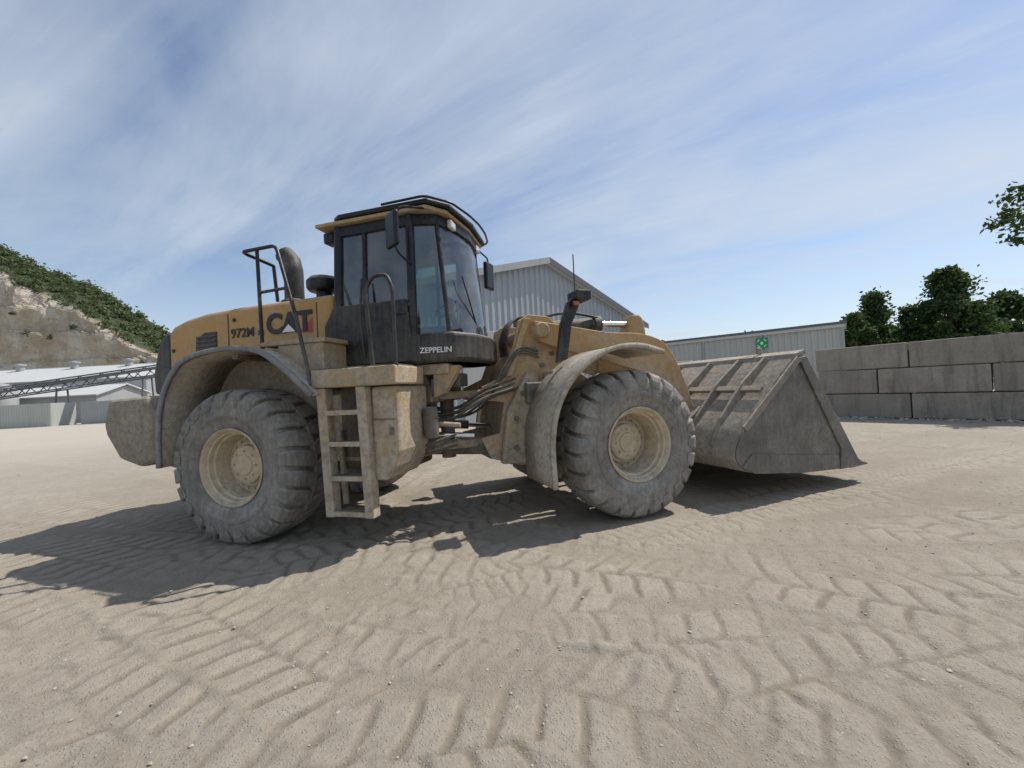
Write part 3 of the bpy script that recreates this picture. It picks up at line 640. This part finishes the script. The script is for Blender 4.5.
tree(34.5,40,7.4,2.3,7000,.21,34,.18,.55)
tree(47.5,41,7.8,2.6,8000,.22,40,.15,.4)
tree(56,45,9.6,4,9000,.24,48,.2,.4)
tree(20.4,12.6,8.6,2.2,9000,.085,40,.5,.3,extra=[(-5.0,-.5,6.1,.40,120),(-5.45,-.5,5.8,.28,60),(-4.6,-.4,6.6,.4,110),(-4.9,-.5,5.3,.25,50),(-4.2,-.3,5.9,.5,160),(-3.4,-.2,6.2,.5,220),(-4.4,-.3,7.0,.25,50)])
C=[]
for k in range(380):
    t=random.random(); x=6+t*90; y=62+random.uniform(0,14)-t*12
    top=5.0+1.8*math.sin(x*.35)+1.3*math.sin(x*.83+1)+ (2.6 if x>46 else 0)
    z=random.random()**.7*top; q=RNG.normal(size=(90,3))*np.array((1.0,1.0,.7)); C.append(np.array((x,y,z))+q)
leaves('distant_trees',np.concatenate(C),.40,M_leaf)

# ---------------------------------------------------------------- quarry cliff
xs=np.linspace(-340,-25,280); vs=np.linspace(0,1,110)
XX,VV=np.meshgrid(xs,vs)
kx=[-340,-215,-141,-130,-119,-109,-101,-95,-88,-80,-66,-25]; kz=[80,70,49,43,38.5,32,26.5,22,17,12,8,2]
Tp=np.interp(XX,kx,kz)*.985
edge=.86+.12*fbm(XX*.08,XX*0,3,61)*2
rock=Tp*edge
ze=np.where(VV<.7,rock*sst(VV,0,.7)**.8,rock+(Tp-rock)*((VV-.7)/.3)**.6)
led=np.floor(ze/7)*1.3*sst(VV,.1,.3)
yy=93+np.where(VV<.7,VV*3,2.1+(VV-.7)*38)+np.where(VV<.75,led*.6,5)+6*fbm(XX*.07,VV*1.5,4,21)+7*np.abs(fbm(XX*.22,ze*.08,4,22))
ze=ze+1.2*fbm(XX*.15,VV*8,4,23)*sst(VV,.05,.3)
xx=XX+3*fbm(XX*.2,ze*.3,3,24)
V=np.stack([xx,yy,ze-.3],-1).reshape(-1,3); ii=np.arange(V.shape[0]).reshape(XX.shape)
q=np.stack([ii[:-1,:-1],ii[:-1,1:],ii[1:,1:],ii[1:,:-1]],-1).reshape(-1,4)
m,nt,b=newmat('limestone_cliff'); p=pos(nt); mp=N(nt,'ShaderNodeMapping'); mp.inputs['Scale'].default_value=(.5,.5,.3); nt.links.new(p,mp.inputs[0])
n1=noise(nt,mp.outputs[0],.35,9,.7); n2=noise(nt,p,.9,8,.7)
mp2=N(nt,'ShaderNodeMapping'); mp2.inputs['Scale'].default_value=(.08,.08,.9); nt.links.new(p,mp2.inputs[0]); n5=noise(nt,mp2.outputs[0],.8,6,.6)
c=mixc(nt,mapr(nt,n1,.42,.58,0,1),(.58,.48,.33),(.78,.72,.60)); c=mixc(nt,mapr(nt,n2,.52,.66,0,.7),c,(.38,.33,.26)); c=mixc(nt,mapr(nt,n5,.5,.62,0,.5),c,(.52,.46,.36))
att=N(nt,'ShaderNodeAttribute'); att.attribute_name='veg'
c=mixc(nt,att.outputs['Fac'],c,(.075,.095,.045))
nt.links.new(c,b.inputs['Base Color']); b.inputs['Roughness'].default_value=.95; bump(nt,b,mth(nt,'ADD',n2,n5),1.0,2.0)
o=frompy('cliff_hill',V.tolist(),q.tolist(),m,None,False,fix=False)
a_=o.data.attributes.new('veg','FLOAT','POINT'); a_.data.foreach_set('value',sst(VV,.70,.75).astype(np.float32).ravel())
C=[]
for k in range(1900):
    onface=random.random()>.97
    i=random.randrange(14,60) if onface else random.randrange(79,110); j=random.randrange(60,262)
    c=V[ii[i,j]]; s=random.uniform(.35,.95)*(.5 if onface else 1)
    C.append(c+np.array((0,0,s*.4))+RNG.normal(size=(34,3))*np.array((s,s,s*.8))*.8)
leaves('hillside_foliage',np.concatenate(C),.40,M_leaf2)

# ---------------------------------------------------------------- quarry plant (left)
Q=empty('plant_building',(0,0,0))
def gab(name,x0,x1,y0,y1,e,r,parent,wm,rm):
    ym=(y0+y1)/2
    frompy(name+'_walls',[(x0,y0,0),(x1,y0,0),(x1,y1,0),(x0,y1,0),(x0,y0,e),(x1,y0,e),(x1,y1,e),(x0,y1,e),(x0,ym,r),(x1,ym,r)],[(0,1,5,4),(3,7,6,2),(1,2,6,9,5),(0,4,8,7,3)],wm,parent)
    for (ya,za,yb_,zb) in((y0-.4,e-.1,ym,r+.05),(ym,r+.05,y1+.4,e-.1)):
        o=frompy(name+'_roof',[(x0-.4,ya,za),(x1+.4,ya,za),(x1+.4,yb_,zb),(x0-.4,yb_,zb)],[(0,1,2,3)],rm,parent); s_=o.modifiers.new('s','SOLIDIFY'); s_.thickness=.15
gab('hall',-110,-53,58,76,6.2,8.8,Q,M_gray,M_roof)
gab('annex',-68,-52,50,57,3.6,4.8,Q,M_gray,M_roof)
for k in range(12): box('hall_door',(-108+k*4.8,57.92,2),(3.2,.1,3.6),M_dark if k%3 else M_cont,Q,.02)
for k in range(4):
    lathe('roof_vent',[(0,0),(.5,0),(.5,.8),(.7,.9),(.7,1.1),(0,1.3)],16,(-90+k*9,66,8.5),M_gray,Q,'Z')
for k in range(3):
    lathe('silo',[(0,0),(1.3,0),(1.3,4.2),(.9,5.0),(0,5.3)],24,(-67+k*3.2,47.5,0),M_gray,Q,'Z')
CV=empty('conveyor',(0,0,0))
p0=Vector((-75,44,1.6)); p1=Vector((-38,46,5.4)); dv=p1-p0
for dy in(-.6,.6):
    for dz in(0,1.1): tube('truss_chord',[p0+Vector((0,dy,dz)),p1+Vector((0,dy,dz))],.08,M_dark,CV)
    pts=[]
    for k in range(33): pts.append(p0+dv*(k/32)+Vector((0,dy,1.1*(k%2))))
    tube('truss_lattice',pts,.06,M_dark,CV,radii=[1]*33)
box('belt',tuple((p0+p1)/2+Vector((0,0,.7))),(dv.length,1.0,.12),M_dark,CV,.01,rot=('Y',-math.atan2(3.8,37)))
for k in(.15,.4,.65,.9):
    q_=p0+dv*k
    for dy in(-.9,.9): tube('trestle_leg',[(q_.x,q_.y+dy,0),(q_.x,q_.y+dy*.6,q_.z)],.09,M_dark,CV)
for (x,y,r_,mm) in ((-47,43.5,.05,M_gray),(-55,42.5,-.03,M_cont),(-42,46,.1,M_gray)):
    SC=empty('steel_container',(x,y,0),r_)
    corr('long_side',6.1,lambda s:2.5,.3,.04,mm,SC); box('body',(3.05,1.25,1.25),(6.05,2.4,2.5),mm,SC,.02)
th=np.linspace(0,2*np.pi,60,endpoint=False); V=[];Fq=[]
for i,r in enumerate(np.linspace(0,1,14)):
    for a in th: 
        z=1.5*(1-r)**1.1*(1+.3*float(fbm(np.array(3+r*3*math.cos(a)),np.array(3+r*3*math.sin(a)),3,2))); V.append((-58+9*r*math.cos(a),38+3*r*math.sin(a),max(0,z)-.02))
for i in range(13):
    for j in range(60): Fq.append((i*60+j,i*60+(j+1)%60,(i+1)*60+(j+1)%60,(i+1)*60+j))
frompy('gravel_heap',V,Fq,M_stone,None,True,fix=True)

# ---------------------------------------------------------------- light, sky, camera
az=Vector((.91,.42)).normalized(); el=math.radians(56)
sd=Vector((az.x*math.cos(el),az.y*math.cos(el),math.sin(el)))
sun=bpy.data.lights.new('sun','SUN'); sun.energy=4.8; sun.angle=math.radians(.5); sun.color=(1,.95,.88)
so=bpy.data.objects.new('sun',sun); COL.objects.link(so); so.rotation_euler=sd.to_track_quat('Z','Y').to_euler()
w=bpy.data.worlds.new('World'); S.world=w; w.use_nodes=True; nt=w.node_tree; bg=nt.nodes['Background']
sky=N(nt,'ShaderNodeTexSky'); sky.sky_type='NISHITA'; sky.sun_disc=False; sky.sun_elevation=el; sky.sun_rotation=math.atan2(az.x,az.y)
sky.air_density=1.0; sky.dust_density=.4; sky.ozone_density=1.5
tc=N(nt,'ShaderNodeTexCoord'); sp=N(nt,'ShaderNodeSeparateXYZ'); nt.links.new(tc.outputs['Generated'],sp.inputs[0])
zz=mth(nt,'ADD',mth(nt,'MAXIMUM',sp.outputs[2],0),.20)
cx=mth(nt,'DIVIDE',sp.outputs[0],zz); cy=mth(nt,'DIVIDE',sp.outputs[1],zz)
cb=N(nt,'ShaderNodeCombineXYZ'); nt.links.new(cx,cb.inputs[0]); nt.links.new(cy,cb.inputs[1])
def streak(ang,sx,sy,sc,det,dist):
    mp=N(nt,'ShaderNodeMapping',vector_type='TEXTURE'); mp.inputs['Rotation'].default_value=(0,0,math.radians(ang)); mp.inputs['Scale'].default_value=(1/sx,1/sy,1); nt.links.new(cb.outputs[0],mp.inputs[0])
    n1=N(nt,'ShaderNodeTexNoise'); n1.inputs['Scale'].default_value=sc; n1.inputs['Detail'].default_value=det; n1.inputs['Roughness'].default_value=.58; n1.inputs['Distortion'].default_value=dist; nt.links.new(mp.outputs[0],n1.inputs['Vector']); return n1.outputs['Fac']
sA=streak(138,.42,1.1,1.2,10,.8); sB=streak(155,.25,1.7,1.8,9,.5)
n2=noise(nt,cb.outputs[0],.7,4,.5)
f=mth(nt,'ADD',mth(nt,'MULTIPLY',sA,.5),mth(nt,'ADD',mth(nt,'MULTIPLY',sB,.3),mth(nt,'MULTIPLY',n2,.5)))
f=mapr(nt,f,.55,.80,.10,.92)
hz=mapr(nt,sp.outputs[2],0,.30,.68,.05); f=mth(nt,'MAXIMUM',f,hz)
cmix=mixc(nt,f,sky.outputs[0],(4.9,5.4,6.1))
nt.links.new(cmix,bg.inputs[0]); bg.inputs[1].default_value=.133
cam=bpy.data.cameras.new('camera'); cam.sensor_width=36; cam.lens=400/1024*36; cam.clip_end=6000; cam.clip_start=.05
co=bpy.data.objects.new('camera',cam); COL.objects.link(co)
co.matrix_world=Matrix.Translation((0,0,1.56))@Matrix.Rotation(math.radians(90.7),4,'X')@Matrix.Rotation(math.radians(-2.87),4,'Z')
S.camera=co
